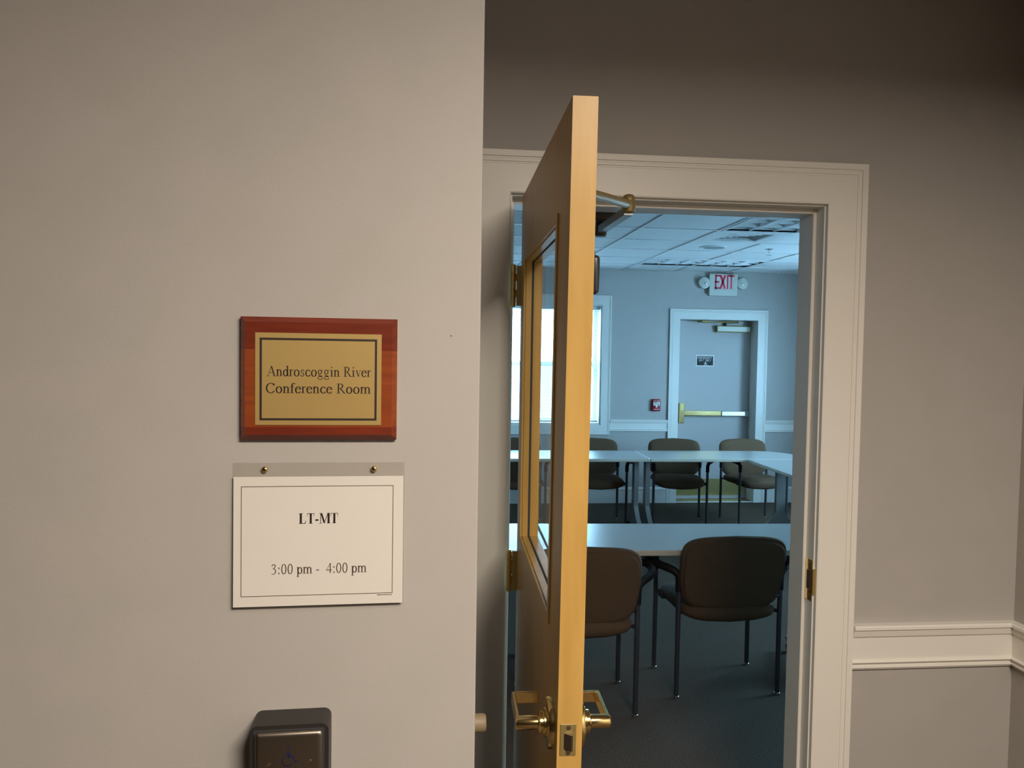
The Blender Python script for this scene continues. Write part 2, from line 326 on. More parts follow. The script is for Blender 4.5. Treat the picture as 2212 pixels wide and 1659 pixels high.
casing(tr1, OP[0] - 0.005, OP[1] + 0.004, 0, OP[2] + 0.005, RY0, -1, CAS, False)
def jamb(mb, name): return mb.build(name, 'trim', tr1)
jamb(MB().box(OP[0] - 0.02, OP[0], DW, RY0, 0, OP[2] + 0.02), 'jamb_side')
jamb(MB().box(OP[1], OP[1] + 0.02, DW, RY0, 0, OP[2] + 0.02), 'jamb_side')
jamb(MB().box(OP[0], OP[1], DW, RY0, OP[2], OP[2] + 0.02), 'jamb_head')
ST = 2.356
jamb(MB().bbox(OP[0], OP[0] + 0.011, ST, RY0, 0, OP[2], 0.002, 1), 'door_stop')
jamb(MB().bbox(OP[1] - 0.011, OP[1], ST, RY0, 0, OP[2], 0.002, 1), 'door_stop')
jamb(MB().bbox(OP[0] + 0.011, OP[1] - 0.011, ST, RY0, OP[2] - 0.014, OP[2], 0.002, 1), 'door_stop')

# strike plate let into the right jamb
sk = tag(empty('strike_plate', (OP[1], 2.33, 0.957)), 'brass strike plate let into the right door jamb', 'strike plate')
MB().cells([2.313, 2.328, 2.347, 2.354], [0.952, 0.985, 1.045, 1.079], OP[1] - 0.0022, OP[1] + 0.0005, lambda a, z: 2.328 < a < 2.347 and .985 < z < 1.045).build('plate', 'brass', sk, fix=lambda p: (p[1] - OP[1], p[0] - 2.33, p[2] - 0.957))
MB().box(-0.0015, 0.0, -0.0015, 0.017, 0.030, 0.086).build('bolt_pocket', 'dark', sk)
MB().bbox(-0.0035, 0.006, -0.027, -0.016, 0.018, 0.098, 0.0015, 1).build('lip', 'brass', sk)
for z in (0.012, 0.112): MB().lathe([(0.004, 0), (0.004, -0.001), (0.0025, -0.002)], (-0.0022, 0.006, z), 'x', 10).build('screw', 'bronze', sk)

# chair rails
RAIL = [(0.882, 0), (0.882, .026), (0.878, .030), (0.870, .030), (0.868, .027), (0.868, .024), (0.847, .019), (0.843, .0155), (0.843, .013), (0.771, .012), (0.771, .017), (0.766, .0205), (0.761, .017), (0.759, .011), (0.755, .011), (0.753, .016), (0.748, .017), (0.745, .013), (0.741, .011), (0.741, 0)]
OUT = OP[1] + 0.004 + 0.123
struct(MB().loft([[(OUT, DW - d, z) for z, d in RAIL], [(CX1 - d, DW - d, z) for z, d in RAIL]]).build('trim_2', 'trim'), 'white moulded chair rail right of the doorway')
struct(MB().loft([[(CX1 - d, DW - d, z) for z, d in RAIL], [(CX1 - d, -2.9, z) for z, d in RAIL]]).build('trim_3', 'trim'), 'white chair rail on the right return wall')

# ------------------------------------------------------------------ meeting room shell
XD0, XD1, ZD = 2.818, 3.735, 2.095                # exit doorway
struct(MB().cells([RX0 - .2, WIN[0], WIN[1], XD0 - .01, XD1 + .01, RX1 + .2], [0, WIN[2], ZD + .01, WIN[3], 2.9], RY1, RY1 + 0.25,
       lambda x, z: (WIN[0] < x < WIN[1] and WIN[2] < z < WIN[3]) or (XD0 - .01 < x < XD1 + .01 and z < ZD + .01)).build('wall_far', 'wall'), 'blue grey far wall with window and exit door')
struct(MB().box(RX0 - 0.25, RX0, RY0, RY1, 0, 3.0).build('wall_room_left', 'wall'), 'left wall of the meeting room')
struct(MB().cells([RY0, RWIN[0][0], RWIN[0][1], RWIN[1][0], RWIN[1][1], RY1], [0, .886, 2.235, 3.0], 0, 0.15, lambda a, z: .886 < z < 2.235 and any(q[0] < a < q[1] for q in RWIN)).build('wall_room_right', 'wall', fix=lambda p: (RX1 + p[1], p[0], p[2])), 'right wall of the meeting room')
struct(MB().box(RX0, EX, RY0, RY0 + 0.02, 0, 3.0).build('wall_room_front_left', 'wall'), 'meeting room side of the left wall')
struct(MB().box(CX1 + 0.15, RX1 + 0.1, RY0 - 0.1, RY0 + 0.02, 0, 3.0).build('wall_room_front_right', 'wall'), 'meeting room wall right of the doorway')
ceil = struct(MB().box(RX0, RX1, RY0 + 0.02, RY1, RZ + 0.05, RZ + 0.12).build('ceiling', 'ceil'), 'suspended tile ceiling of the meeting room')
GX = [2.155 + 0.6 * k for k in range(-8, 5)]; GY = [5.235 + 0.603 * k for k in range(-5, 7)]
bx = [g for g in GX if RX0 < g < RX1]; by = [g for g in GY if RY0 < g < RY1]
for g in bx: MB().box(g - 0.012, g + 0.012, RY0 + 0.02, RY1, RZ, RZ + 0.014).build('grid_bar', 'grid', ceil)
for g in by: MB().box(RX0, RX1, g - 0.012, g + 0.012, RZ + 0.0006, RZ + 0.0145).build('grid_bar', 'grid', ceil)
ex = [RX0] + bx + [RX1]; ey = [RY0 + 0.02] + by + [RY1]
fixt = {(2, 5.235), (2, 7.647)}
tilecache = {}
for i in range(len(ex) - 1):
    for j in range(len(ey) - 1):
        cx_, cy_ = (ex[i] + ex[i + 1]) / 2, (ey[j] + ey[j + 1]) / 2
        if 2.155 < cx_ < 3.355 and (5.235 < cy_ < 5.838 or 7.647 < cy_ < 8.25): continue
        if 2.155 < cx_ < 2.755 and 5.838 < cy_ < 6.441: continue
        w, d = ex[i + 1] - ex[i] - 0.014, ey[j + 1] - ey[j] - 0.014
        key = (round(w, 3), round(d, 3))
        if key not in tilecache:
            o = MB().bbox(-w / 2, w / 2, -d / 2, d / 2, 0, 0.014, 0.003, 1, lambda e: all(v.co.z < 0.001 for v in e.verts)).build('ceiling_tile', 'tile', ceil)
            tilecache[key] = o
        else:
            o = tilecache[key].copy(); COL.objects.link(o)
        o.location = (cx_, cy_, RZ + 0.007)

# trim on the far wall
FR = [(z - .741 + .816 if z < .8 else z - .882 + .948, d) for z, d in RAIL]
def far_rail(name, x0, x1, lab): struct(MB().loft([[(x0, RY1 - d, z) for z, d in FR], [(x1, RY1 - d, z) for z, d in FR]]).build(name, 'trim'), lab)
BASE = [(0, 0), (0, .016), (.150, .016), (.152, .022), (.168, .020), (.176, .010), (.181, .008), (.181, 0)]
def far_base(name, x0, x1, lab): struct(MB().loft([[(x0, RY1 - d, z) for z, d in BASE], [(x1, RY1 - d, z) for z, d in BASE]]).build(name, 'trim'), lab)
CASW = 0.118
FCAS = [(o * CASW / .123, d) for o, d in CAS]
far_rail('trim_4', WIN[1] + .112, XD0 - CASW, 'white chair rail between window and exit door')
far_rail('trim_5', XD1 + CASW, RX1, 'white chair rail right of the exit door')
far_base('baseboard_far', RX0, XD0 - CASW, 'tall white baseboard under the window')
far_base('baseboard_far_right', XD1 + CASW, RX1, 'tall white baseboard right of the exit door')
tr7 = struct(empty('trim_7'), 'white moulded casing around the exit door')
casing(tr7, XD0, XD1, 0, ZD, RY1, 1, FCAS, False)
DR = RY1 + 0.19                                   # exit door leaf plane
MB().box(XD0 - .012, XD0, RY1, DR + 0.06, 0, ZD).build('jamb_side', 'trim', tr7)
MB().box(XD1, XD1 + .012, RY1, DR + 0.06, 0, ZD).build('jamb_side', 'trim', tr7)
MB().box(XD0, XD1, RY1, DR + 0.06, ZD, ZD + .012).build('jamb_head', 'trim', tr7)
MB().box(XD0 - .012, XD1 + .012, DR + 0.047, DR + 0.09, ZD - .03, ZD + .05).build('door_stop', 'trim', tr7)
for a, b in ((XD0 - .05, XD0 + .03), (XD1 - .03, XD1 + .05)): MB().box(a, b, DR + 0.047, DR + 0.09, 0, ZD - .03).build('door_stop', 'trim', tr7)
MB().box(XD0, XD1, RY1 + 0.006, DR + 0.05, 0, 0.010).build('threshold', 'dbrass', tr7)
MB().box(XD0, XD1, RY1, RY1 + 0.006, 0, 0.011).build('threshold_edge', 'grid', tr7)
struct(MB().box(-40, 45, RY1 + 0.25, 150, -0.25, -0.12).build('ground', mat('asphalt', (.105, .105, .10), .9)), 'grey asphalt ground outside the window')

struct(MB().box(RX1 + 0.2, 45, -20, RY1 + 0.25, -0.25, -0.12).build('ground', 'pave'), 'pale paved ground outside the side windows')
# ------------------------------------------------------------------ window with blind
wn = struct(empty('window_1', (0, 0, 0)), 'white cased window with bright daylight behind slatted blind')
WC = [(o * .108 / .123, d) for o, d in CAS]
casing(wn, *WIN[:2], WIN[2], WIN[3], RY1, 1, WC, True)
x0, x1, z0, z1 = WIN; zm = 1.56
for a, b, c, d in ((x0, x0 + .012, z0, z1), (x1 - .012, x1, z0, z1)): MB().box(a, b, RY1, RY1 + .25, c, d).build('jamb_liner', 'trim', wn)
MB().box(x0 + .012, x1 - .012, RY1, RY1 + .25, z1 - .012, z1).build('jamb_liner', 'trim', wn)
MB().box(x0 + .012, x1 - .012, RY1 - .012, RY1 + .25, z0, z0 + .02).build('window_sill', 'trim', wn)
for (a, b, yy) in ((z0 + .02, zm + .02, RY1 + .15), (zm - .02, z1 - .012, RY1 + .19)):
    sa = MB().cells([x0 + .012, x0 + .055, x1 - .055, x1 - .012], [a, a + .045, b - .04, b], yy, yy + .035, lambda x, z: x0 + .055 < x < x1 - .055 and a + .045 < z < b - .04).build('sash', 'trim', wn)
    MB().box(x0 + .055, x1 - .055, yy + .016, yy + .02, a + .045, b - .04).build('pane', 'glass', sa)
bl = tag(empty('window_blind', (0, 0, 0)), 'white horizontal slat blind hanging in the bright far window', 'window blind')
by0 = RY1 + .055
MB().bbox(x0 + .018, x1 - .018, by0 - .02, by0 + .02, z1 - .052, z1 - .014, .004, 1).build('head_rail', 'grid', bl)
MB().bbox(x0 + .02, x1 - .02, by0 - .013, by0 + .013, z0 + .028, z0 + .046, .003, 1).build('bottom_rail', 'grid', bl)
ns = 58; hz = (z1 - .07 - (z0 + .06)) / (ns - 1)
sl0 = None
for k in range(ns):
    if sl0 is None:
        a = rad(-14); d = .0125
        sl0 = MB().loft([[(x, u * cos(a) - (.0014 - .0014 * (u / d) ** 2) * 0 + 0, u * sin(a) + .0016 * (1 - (u / d) ** 2) + t) for u, t in ((-d, 0), (0, 0), (d, 0), (d, .0006), (0, .0006), (-d, .0006))] for x in (x0 + .02, x1 - .02)]).build('slat', 'vinyl', bl); o = sl0
    else:
        o = sl0.copy(); COL.objects.link(o)
    o.location = (0, by0, z0 + .06 + k * hz)
for xc in (x0 + .15, (x0 + x1) / 2, x1 - .15): MB().box(xc - .002, xc + .002, by0 - .0145, by0 - .0135, z0 + .04, z1 - .04).build('ladder_cord', 'vinyl', bl)
def sidewall(p): return (RX1 + p[1], p[0], p[2])
for xs_, nm in zip(RWIN, ('window_2', 'window_3')):
    w2 = struct(empty(nm), 'side window of the meeting room, right of the view')
    MB().cells([xs_[0], xs_[0] + .06, xs_[1] - .06, xs_[1]], [.886, .95, 1.54, 1.58, 2.17, 2.235], 0.08, 0.12, lambda a, z: xs_[0] + .06 < a < xs_[1] - .06 and (.95 < z < 1.54 or 1.58 < z < 2.17)).build('sash', 'trim', w2, fix=sidewall)
    MB().box(RX1 + .098, RX1 + .102, xs_[0] + .05, xs_[1] - .05, .94, 2.18).build('pane', 'glass', w2)

# ------------------------------------------------------------------ exit door
d2 = struct(empty('door_2', ((XD0 + XD1) / 2, DR, 0)), 'closed grey exit door in the far wall with brass panic bar')
d2['category'] = 'door'
hw = (XD1 - XD0) / 2
MB().bbox(-hw + .003, hw - .003, 0, .045, .011, ZD - .003, .002, 1).build('door_leaf', 'door2', d2)
MB().box(-hw + .03, hw - .03, -.0022, 0, .05, .245).build('kick_plate', 'olive', d2)
pb = MB().bbox(-hw + .11, hw - .35, -.062, -.022, .985, 1.045, .008, 2).build('push_bar', 'brass', d2)
MB().bbox(hw - .35, hw - .06, -.060, -.016, .985, 1.043, .007, 2).build('bar_channel', 'glide', pb)
MB().bbox(hw - .06, hw - .028, -.064, 0, .980, 1.048, .006, 2).build('end_cap', 'chrome', pb)
MB().bbox(-hw + .062, -hw + .122, -.066, 0, .90, 1.135, .006, 2).build('latch_case', 'brass', pb)
MB().bbox(-hw + .068, -hw + .116, -.070, -.066, 1.05, 1.125, .002, 1).build('cover', 'olive', pb)
cl = MB().bbox(hw - .43, hw - .03, -.062, 0, 1.96, 2.035, .004, 1).build('door_closer', 'dbrass', d2)
MB().box(hw - .418, hw - .03, -.0632, -.062, 1.972, 2.024).build('closer_cover', 'cream', cl)
MB().lathe([(.012, 0), (.012, .04)], (hw - .32, -.03, 2.035), 'z', 12).build('spindle', 'black', cl)
MB().tube([(hw - .32, -.03, 2.068), (hw - .21, -.16, 2.072)], .009, 8).tube([(hw - .21, -.16, 2.080), (hw - .62, -.16, 2.066)], .008, 8).build('closer_arm', 'dbrass', cl)
MB().bbox(hw - .66, hw - .58, -.19, -.04, 2.066, 2.088, .004, 1).build('arm_shoe', 'dbrass', cl)

es = tag(empty('emergency_notice', (3.19, DR - .0025, 1.50)), 'small dark emergency exit notice with white border on the far door', 'notice', None)
NW, NH = .222, .135; nz = .06
def EQ(u, w): return (u, w)
MB().bbox(-NW / 2, NW / 2, -.002, .0025, 0 + nz, NH + nz, .0008, 1).build('white_border', 'paper', es)
MB().box(-NW / 2 + .015, NW / 2 - .014, -.0028, -.002, nz + .012, nz + NH - .016).build('dark_panel', 'green', es)
text_sans('EMERGENCY', -.088, .088, nz + .090, .022, -.0032, .13).build('lettering', 'paper', es)
text_sans('EXIT ONLY', -.07, .074, nz + .060, .022, -.0032, .13).build('lettering', 'paper', es)
fig = MB(); strokes(fig, [([(0, .055), (0, .03)], .010, .010), ([(0, .03), (.016, .02), (.014, .004)], .007, .007), ([(0, .03), (-.01, .015), (-.018, .004)], .007, .007), ([(-.016, .038), (-.004, .05), (.014, .042), (.02, .032)], .006, .006), ([(.004, .064), (.0041, .064)], .012, .012)], lambda u, w: (u + .005, -.0032, w + nz + .006 - .012), 1, .75, 0, .012)
fig.build('running_figure', 'paper', es)

# ------------------------------------------------------------------ exit sign and pull station
sg = tag(empty('exit_sign', (3.30, RY1, 2.365)), 'lit red EXIT sign with two lamp heads above the far door', 'exit sign')
MB().bbox(-.165, .165, -.055, 0, 0, .248, .006, 2).build('housing', 'cream', sg)
EXL = {'E': [[(.0, 0), (.0, 1)], [(.0, 1), (.5, 1)], [(.0, .5), (.42, .5)], [(.0, 0), (.5, 0)]], 'X': [[(-.02, 0), (.56, 1)], [(-.02, 1), (.56, 0)]], 'I': [[(.2, 0), (.2, 1)]], 'T': [[(-.02, 1), (.58, 1)], [(.28, 1), (.28, 0)]]}
def exit_text(y, wx, wz, m, nm):
    mb = MB(); x = -.092
    for c, adv in zip('EXIT', (.058, .062, .036, .05)):
        strokes(mb, [(p, wx / .085, wz / .145) for p in EXL[c]], lambda u, w: (u, y, w), .085, .138, x, .088, True); x += adv
    return mb.build(nm, m, sg)
exit_text(-.0556, .026, .026, 'pink', 'painted_letter_glow'); exit_text(-.0562, .0165, .0165, 'exitred', 'lettering')  # pale pink outline paints the glow around the letters; nothing here emits
MB().box(-.12, .15, -.0556, -.055, .064, .0655).build('cover_seam', 'tleg', sg)
for s_ in (-1, 1):
    lh = MB().lathe([(.02, .0), (.055, -.005), (.064, -.03), (.064, -.055), (.056, -.062)], (s_ * .222, 0, .142), 'y', 24).build('lamp_head', 'cream', sg, smooth=True)
    MB().bbox(min(s_ * .16, s_ * .21), max(s_ * .16, s_ * .21), -.04, 0, .10, .18, .004, 1).build('lamp_arm', 'cream', lh)
    MB().lathe([(.054, -.0615), (.045, -.052), (.02, -.046), (.003, -.045)], (s_ * .222, 0, .142), 'y', 24).build('reflector', 'chrome', lh, smooth=True)
    MB().lathe([(.002, -.078), (.011, -.074), (.015, -.062), (.012, -.047)], (s_ * .215, 0, .137), 'y', 16).build('bulb', 'chrome', lh, smooth=True)

ps = tag(empty('fire_pull_station', (2.559, RY1, 1.05)), 'small red fire alarm pull station on the far wall', 'fire alarm')
MB().bbox(-.05, .05, -.035, 0, 0, .136, .010, 3).build('housing', 'red', ps, smooth=True)
hd = MB().prism([(-.036, .104), (.036, .104), (.036, .064), (.010, .064), (.010, .042), (-.010, .042), (-.010, .064), (-.036, .064)], 'y', -.044, -.034).build('pull_handle', 'paper', ps)
text_sans('PUSH IN', -.026, .026, .090, .008, -.0446, .2).build('lettering', 'ink', hd)
text_sans('PULL DOWN', -.027, .027, .072, .008, -.0446, .2).build('lettering', 'ink', hd)
text_sans('FIRE', -.036, -.004, .113, .010, -.0356, .16).build('lettering', 'pink', ps)
text_sans('ALARM', .001, .037, .113, .010, -.0356, .16).build('lettering', 'pink', ps)
MB().box(-.033, .033, -.0356, -.035, .018, .024).build('lower_print', 'pink', ps)

# ------------------------------------------------------------------ ceiling fittings
def troffer(x0, x1, y0, y1, label, nx, ny):
    t = tag(empty('ceiling_light', ((x0 + x1) / 2, (y0 + y1) / 2, RZ)), label, 'ceiling light', 'unlit louvred ceiling lights')
    hx, hy = (x1 - x0) / 2, (y1 - y0) / 2
    MB().cells([-hx, -hx + .02, hx - .02, hx], [-hy, -hy + .02, hy - .02, hy], -.004, .012, lambda a, b: abs(a) < hx - .02 and abs(b) < hy - .02).build('frame', 'grid', t, fix=lambda p: (p[0], p[2], p[1]))
    MB().cells([-hx + .018, -hx + .02, hx - .02, hx - .018], [-hy + .018, -hy + .02, hy - .02, hy - .018], .0, .08, lambda a, b: abs(a) < hx - .02 and abs(b) < hy - .02).build('housing_side', 'grid', t, fix=lambda p: (p[0], p[2], p[1]))
    MB().box(-hx + .018, hx - .018, -hy + .018, hy - .018, .046, .050).build('reflector', 'grid', t)
    gx, gy = hx - .02, hy - .02
    for i in range(1, nx):
        x = -gx + 2 * gx * i / nx; MB().prism([(x - .003, 0), (x + .003, 0), (x + .012, .04), (x - .012, .04)], 'y', -gy, gy).build('louver_blade', 'grid', t)
    for j in range(1, ny):
        y = -gy + 2 * gy * j / ny; MB().prism([(y - .004, .001), (y + .004, .001), (y + .018, .04), (y - .018, .04)], 'x', -gx, gx).build('louver_blade', 'grid', t)
    return t
troffer(2.167, 3.343, 5.247, 5.826, 'large unlit louvred ceiling light nearest the doorway, cut by the right jamb', 6, 3)
troffer(2.167, 3.343, 7.659, 8.238, 'large unlit louvred ceiling light farther back, near the far wall', 6, 3)
v = tag(empty('ceiling_vent', (2.455, 6.14, RZ)), 'square white ceiling air vent with dark stepped louvres', 'air vent')
MB().cells([-.288, -.185, .185, .288], [-.288, -.185, .185, .288], 0, .012, lambda a, b: abs(a) < .185 and abs(b) < .185).build('face_plate', 'grid', v, fix=lambda p: (p[0], p[2], p[1]))
MB().box(-.187, .187, -.187, .187, .038, .04).build('backing', 'dark', v)
for q in range(4):
    for k in range(4):
        r0 = .035 + k * .038
        def rot(p, q=q):
            c, s_ = ((1, 0), (0, 1), (-1, 0), (0, -1))[q]; return (p[0] * c - p[1] * s_, p[0] * s_ + p[1] * c, p[2])
        MB().add([(-r0, r0, .004), (r0, r0, .004), (r0 + .022, r0 + .022, .03), (-r0 - .022, r0 + .022, .03), (-r0, r0 + .002, .003), (r0, r0 + .002, .003), (r0 + .022, r0 + .024, .03), (-r0 - .022, r0 + .024, .03)],
                 [(0, 1, 2, 3), (7, 6, 5, 4), (0, 4, 5, 1), (2, 6, 7, 3), (1, 5, 6, 2), (0, 3, 7, 4)]).build('vent_blade', 'grid', v, fix=rot)
sp = tag(empty('ceiling_speaker', (2.455, 6.79, RZ + .007)), 'round grey speaker grille flush in a ceiling tile', 'speaker')
MB().lathe([(.118, 0), (.118, -.006), (.104, -.009), (.100, -.005)], (0, 0, 0), 'z', 32).build('rim', 'grid', sp, smooth=True)
MB().lathe([(.101, -.004), (.06, -.010), (.002, -.012)], (0, 0, 0), 'z', 32).build('grille', mat('perforated_grey', (.33, .35, .36), .6, noise=(700, (.15, .16, .17), .45, .55, ST1)), sp, smooth=True)
sr = tag(empty('sprinkler_head', (2.963, 6.79, RZ + .007)), 'small chrome sprinkler head on the ceiling right of the speaker', 'sprinkler')
MB().lathe([(.036, 0), (.036, -.004), (.015, -.010)], (0, 0, 0), 'z', 20).build('escutcheon', 'chrome', sr)
MB().lathe([(.010, -.008), (.010, -.030), (.004, -.034), (.004, -.052), (.008, -.054)], (0, 0, 0), 'z', 12).build('body', 'chrome', sr)
MB().lathe([(.024, -.054), (.024, -.057), (.004, -.058)], (0, 0, 0), 'z', 16).build('deflector', 'chrome', sr)

cs_ = tag(empty('ceiling_sensor', (.652, 5.60, RZ + .007)), 'small dark fitting with white base on the ceiling, seen through the hinge gap', 'sensor')
MB().lathe([(.024, 0), (.024, -.006), (.020, -.010)], (0, 0, 0), 'z', 24).build('base', 'grid', cs_, smooth=True)
MB().lathe([(.017, -.0095), (.017, -.030), (.013, -.038), (.003, -.040)], (0, 0, 0), 'z', 24).build('dome', 'black', cs_, smooth=True)

# ------------------------------------------------------------------ tables
def rrect(x0, x1, y0, y1, rs, seg=5):
    out = []
    for (cx_, cy_, a, r) in ((x1, y1, 0, rs[0]), (x0, y1, 90, rs[1]), (x0, y0, 180, rs[2]), (x1, y0, 270, rs[3])):
        sx, sy = (1 if a in (0, 270) else -1), (1 if a in (0, 90) else -1)
        n = seg if r < .1 else 14
        out += [(cx_ - sx * r + r * cos(rad(a + 90 * k / n)), cy_ - sy * r + r * sin(rad(a + 90 * k / n))) for k in range(n + 1)]
    return out
def table(loc, rz, L, label, rs=(.012,) * 4, legs=(-1, 1), inset=.055):
    D = .61; t = tag(empty('folding_table', loc, rz), label, 'table', 'flip-top tables set in a square')
    pl = rrect(-L / 2, L / 2, -D / 2, D / 2, rs)
    cx_ = 0; sh = lambda k: [(p[0] * (1 - k / L * 2), p[1] * (1 - k / D * 2)) for p in pl]
    MB().loft([[(p[0], p[1], z) for p in q] for z, q in ((.731, sh(.0012)), (.737, sh(.003)))]).build('tabletop', 'lam', t)
    MB().loft([[(p[0], p[1], z) for p in q] for z, q in ((.708, sh(.004)), (.712, pl), (.733, pl), (.7362, sh(.0025)))]).build('edge_band', 'lamedge', t)
    for s_ in legs:
        x = s_ * (L / 2 - inset)
        prof = []
        w = .044
        for k in range(9):                        # right flare
            a = k / 8; prof.append((w + (.285 - w) * a, .25 - .16 * (1 - (1 - a) ** 2.4)))
        right = [(w, .70)] + prof + [(.292, .078), (.285, .062), (.12, .075), (0, .082)]
        poly = right + [(-a, b) for a, b in right[::-1][1:]]
        lg = MB().prism(poly, 'x', x - .021, x + .021).build('leg', 'tleg', t)
        for q in (-1, 1):
            cs = MB().lathe([(.012, -.016), (.026, -.015), (.028, -.011), (.028, .011), (.026, .015), (.012, .016)], (x, q * .268, .028), 'x', 20).build('caster', 'black', lg, smooth=True)
            MB().lathe([(.019, -.0175), (.019, .0175)], (x, q * .268, .028), 'x', 16).build('caster_hub', 'tleg', lg) if False else None
            MB().bbox(x - .019, x + .019, q * .268 - .024, q * .268 + .024, .040, .066, .008, 2).build('caster_hood', 'grid', lg)
        MB().bbox(x - .026, x + .026, -.16, .16, .690, .709, .003, 1).build('top_bracket', 'black', t)
        xi = x - s_ * .03
        MB().prism([(xi, .66), (xi - s_ * .012, .645), (xi - s_ * .10, .700), (xi - s_ * .10, .709), (xi - s_ * .08, .709)], 'y', -.02, .02).build('folding_strut', 'black', t)
        MB().lathe([(.018, -.05), (.018, .05)], (x, 0, .685), 'y', 14).build('pivot', 'black', t)
    return t
TY_F = 4.085
table((1.367, TY_F + .004, 0), rad(-2.0), 1.524, 'nearest white folding table, in front of the large brown chair')
table((-.165, TY_F + .054, 0), rad(-1.6), 1.524, 'nearest left white folding table, seen through the door glass and hinge gap')
table((1.262, 7.405, 0), rad(-.2), 1.524, 'back row white folding table under the bright window')
table((2.787, 7.402, 0), rad(-.2), 1.524, 'back row white folding table with rounded corner, before the exit door', rs=(.33, .012, .012, .012), legs=(-1,))
table((3.242, 6.318, 0), rad(90), 1.524, 'white side folding table running toward the viewer beside the right jamb', inset=.05)

# ------------------------------------------------------------------ chairs
def sell(a, b, n, k=40):
    out = []
    for i in range(k):
        t = 2 * PI * i / k; c, s_ = cos(t), sin(t)
        out.append((a * math.copysign(abs(c) ** (2 / n), c), b * math.copysign(abs(s_) ** (2 / n), s_)))
    return out
def make_chair():
    t = empty('conference_chair')
    # seat: crowned cushion with a bowed underside
    mb = MB(); rings = []
    for sc, z in ((.55, -.086), (.86, -.082), (.965, -.066), (1.0, -.040), (.995, -.018), (.965, -.004), (.88, .004), (.5, .010)):
        rings.append([(x * sc, .004 + y * sc, .462 + z * (1 if z > -.03 else 1 - .32 * (x * sc / .25) ** 2) - .012 * (max(0, y * sc) / .24) ** 2) for x, y in sell(.249, .242, 6)])
    mb.loft(rings); mb.build('seat', 'fabric', t, smooth=True)
    # backrest
    def bk(x, z, d):                              # d: toward the sitter
        return (x, -.215 - (z - .45) * .20 + .25 * x * x + d, z)
    base = []
    for x, z in [(p[0], q[1]) for p, q in ((a_, b_ if b_[1] < 0 else a_) for a_, b_ in zip(sell(.268, .192, 7, 60), sell(.268, .192, 5.4, 60)))]:
        base.append((x * (1 - .055 * max(0, -z) / .19), z - (.0 if z > 0 else 0.0) + (-.022 * (x / .268) ** 2 if z > 0 else .020 * (x / .268) ** 2)))
    def ring(sc, d): return [bk(x * sc, .634 + z * sc, d) for x, z in base]
    mb = MB(); mb.loft([ring(.90, .0), ring(.975, .004), ring(1.0, .016), ring(.995, .030), ring(.95, .041), ring(.80, .048), ring(.4, .054)])
    b = mb.build('backrest', 'fabric', t, smooth=True)
    def ring2(k, d): return [bk(x * (1 - k / .268), .626 + z * (1 - k / .192), d) for x, z in base]
    MB().loft([ring2(.016, .010), ring2(.014, -.002), ring2(.018, -.009), ring2(.035, -.012), ring2(.12, -.013)]).build('back_panel', 'fabric', b, smooth=True)
    pipe = ring2(.0135, .0005); MB().tube(pipe + [pipe[0], pipe[1]], .0028, 6, cap=False).build('piping', 'fabric', b, smooth=True)
    for sx in (-1, 1):
        for sy in (-1, 1):
            lg = MB().tube([(sx * .262, sy * .19, .008), (sx * .262, sy * .19, .60)], .0125, 14).build('leg', 'frame', t, smooth=True)
            MB().lathe([(.011, 0), (.014, .002), (.014, .010), (.012, .012)], (sx * .262, sy * .19, 0), 'z', 12).build('glide', 'glide', lg)
        path = [(.262, -.19, .535), (.262, -.19, .598), (.266, -.187, .620), (.285, -.175, .636), (.325, -.14, .648), (.360, -.085, .655), (.371, -.02, .659), (.368, .05, .660), (.340, .115, .656), (.303, .160, .646), (.273, .184, .630), (.263, .19, .605), (.262, .19, .545)]
        rr = [.0175, .0175, .0185, .0195, .0195, .019, .0185, .0185, .0185, .019, .0185, .0175, .0175]
        MB().tube([(sx * p[0], p[1], p[2]) for p in path], rr, 12, cap=True).build('armrest', 'armblack', t, smooth=True)
        MB().tube([(sx * .258, -.19, .425), (sx * .215, -.13, .42), (sx * .215, .13, .42), (sx * .258, .19, .43)], .010, 8).build('seat_rail', 'frame', t, smooth=True)
        MB().bbox(min(sx * .225, sx * .258), max(sx * .225, sx * .258), .10, .16, .405, .43, .004, 1).build('seat_bracket', 'black', t)
        MB().tube([(sx * .258, -.19, .50), (sx * .235, -.205, .51)], .009, 8).build('back_bracket', 'black', t)
    return t
ch0 = make_chair()
spots = [
 (1.497, 3.975, 0.6, 'large brown armchair nearest the doorway, back turned, in full view at right', 'chairs with their backs to the doorway'),
 (.722, 3.792, -1.0, 'brown armchair with its back half hidden by the open wooden door', 'chairs with their backs to the doorway'),
 (.868, 7.775, 180, 'brown chair glimpsed through the door glass under the window', 'chairs behind the back row'),
 (1.668, 7.775, 180, 'brown chair beside the door edge, behind the window-side back table', 'chairs behind the back row'),
 (2.498, 7.775, 172, 'brown chair left of two before the exit door', 'chairs behind the back row'),
 (3.298, 7.775, 188, 'brown chair right of two before the exit door', 'chairs behind the back row'),
 (3.62, 6.62, 92, 'dark chair mostly hidden by the right jamb, at the side table', None),
]
for i, (x, y, a, lab, grp) in enumerate(spots):
    o = ch0 if i == 0 else copy_tree(ch0)
    o.location = (x, y, 0); o.rotation_euler = (0, 0, rad(a)); o['label'] = lab; o['category'] = 'chair'
    if grp: o['group'] = grp

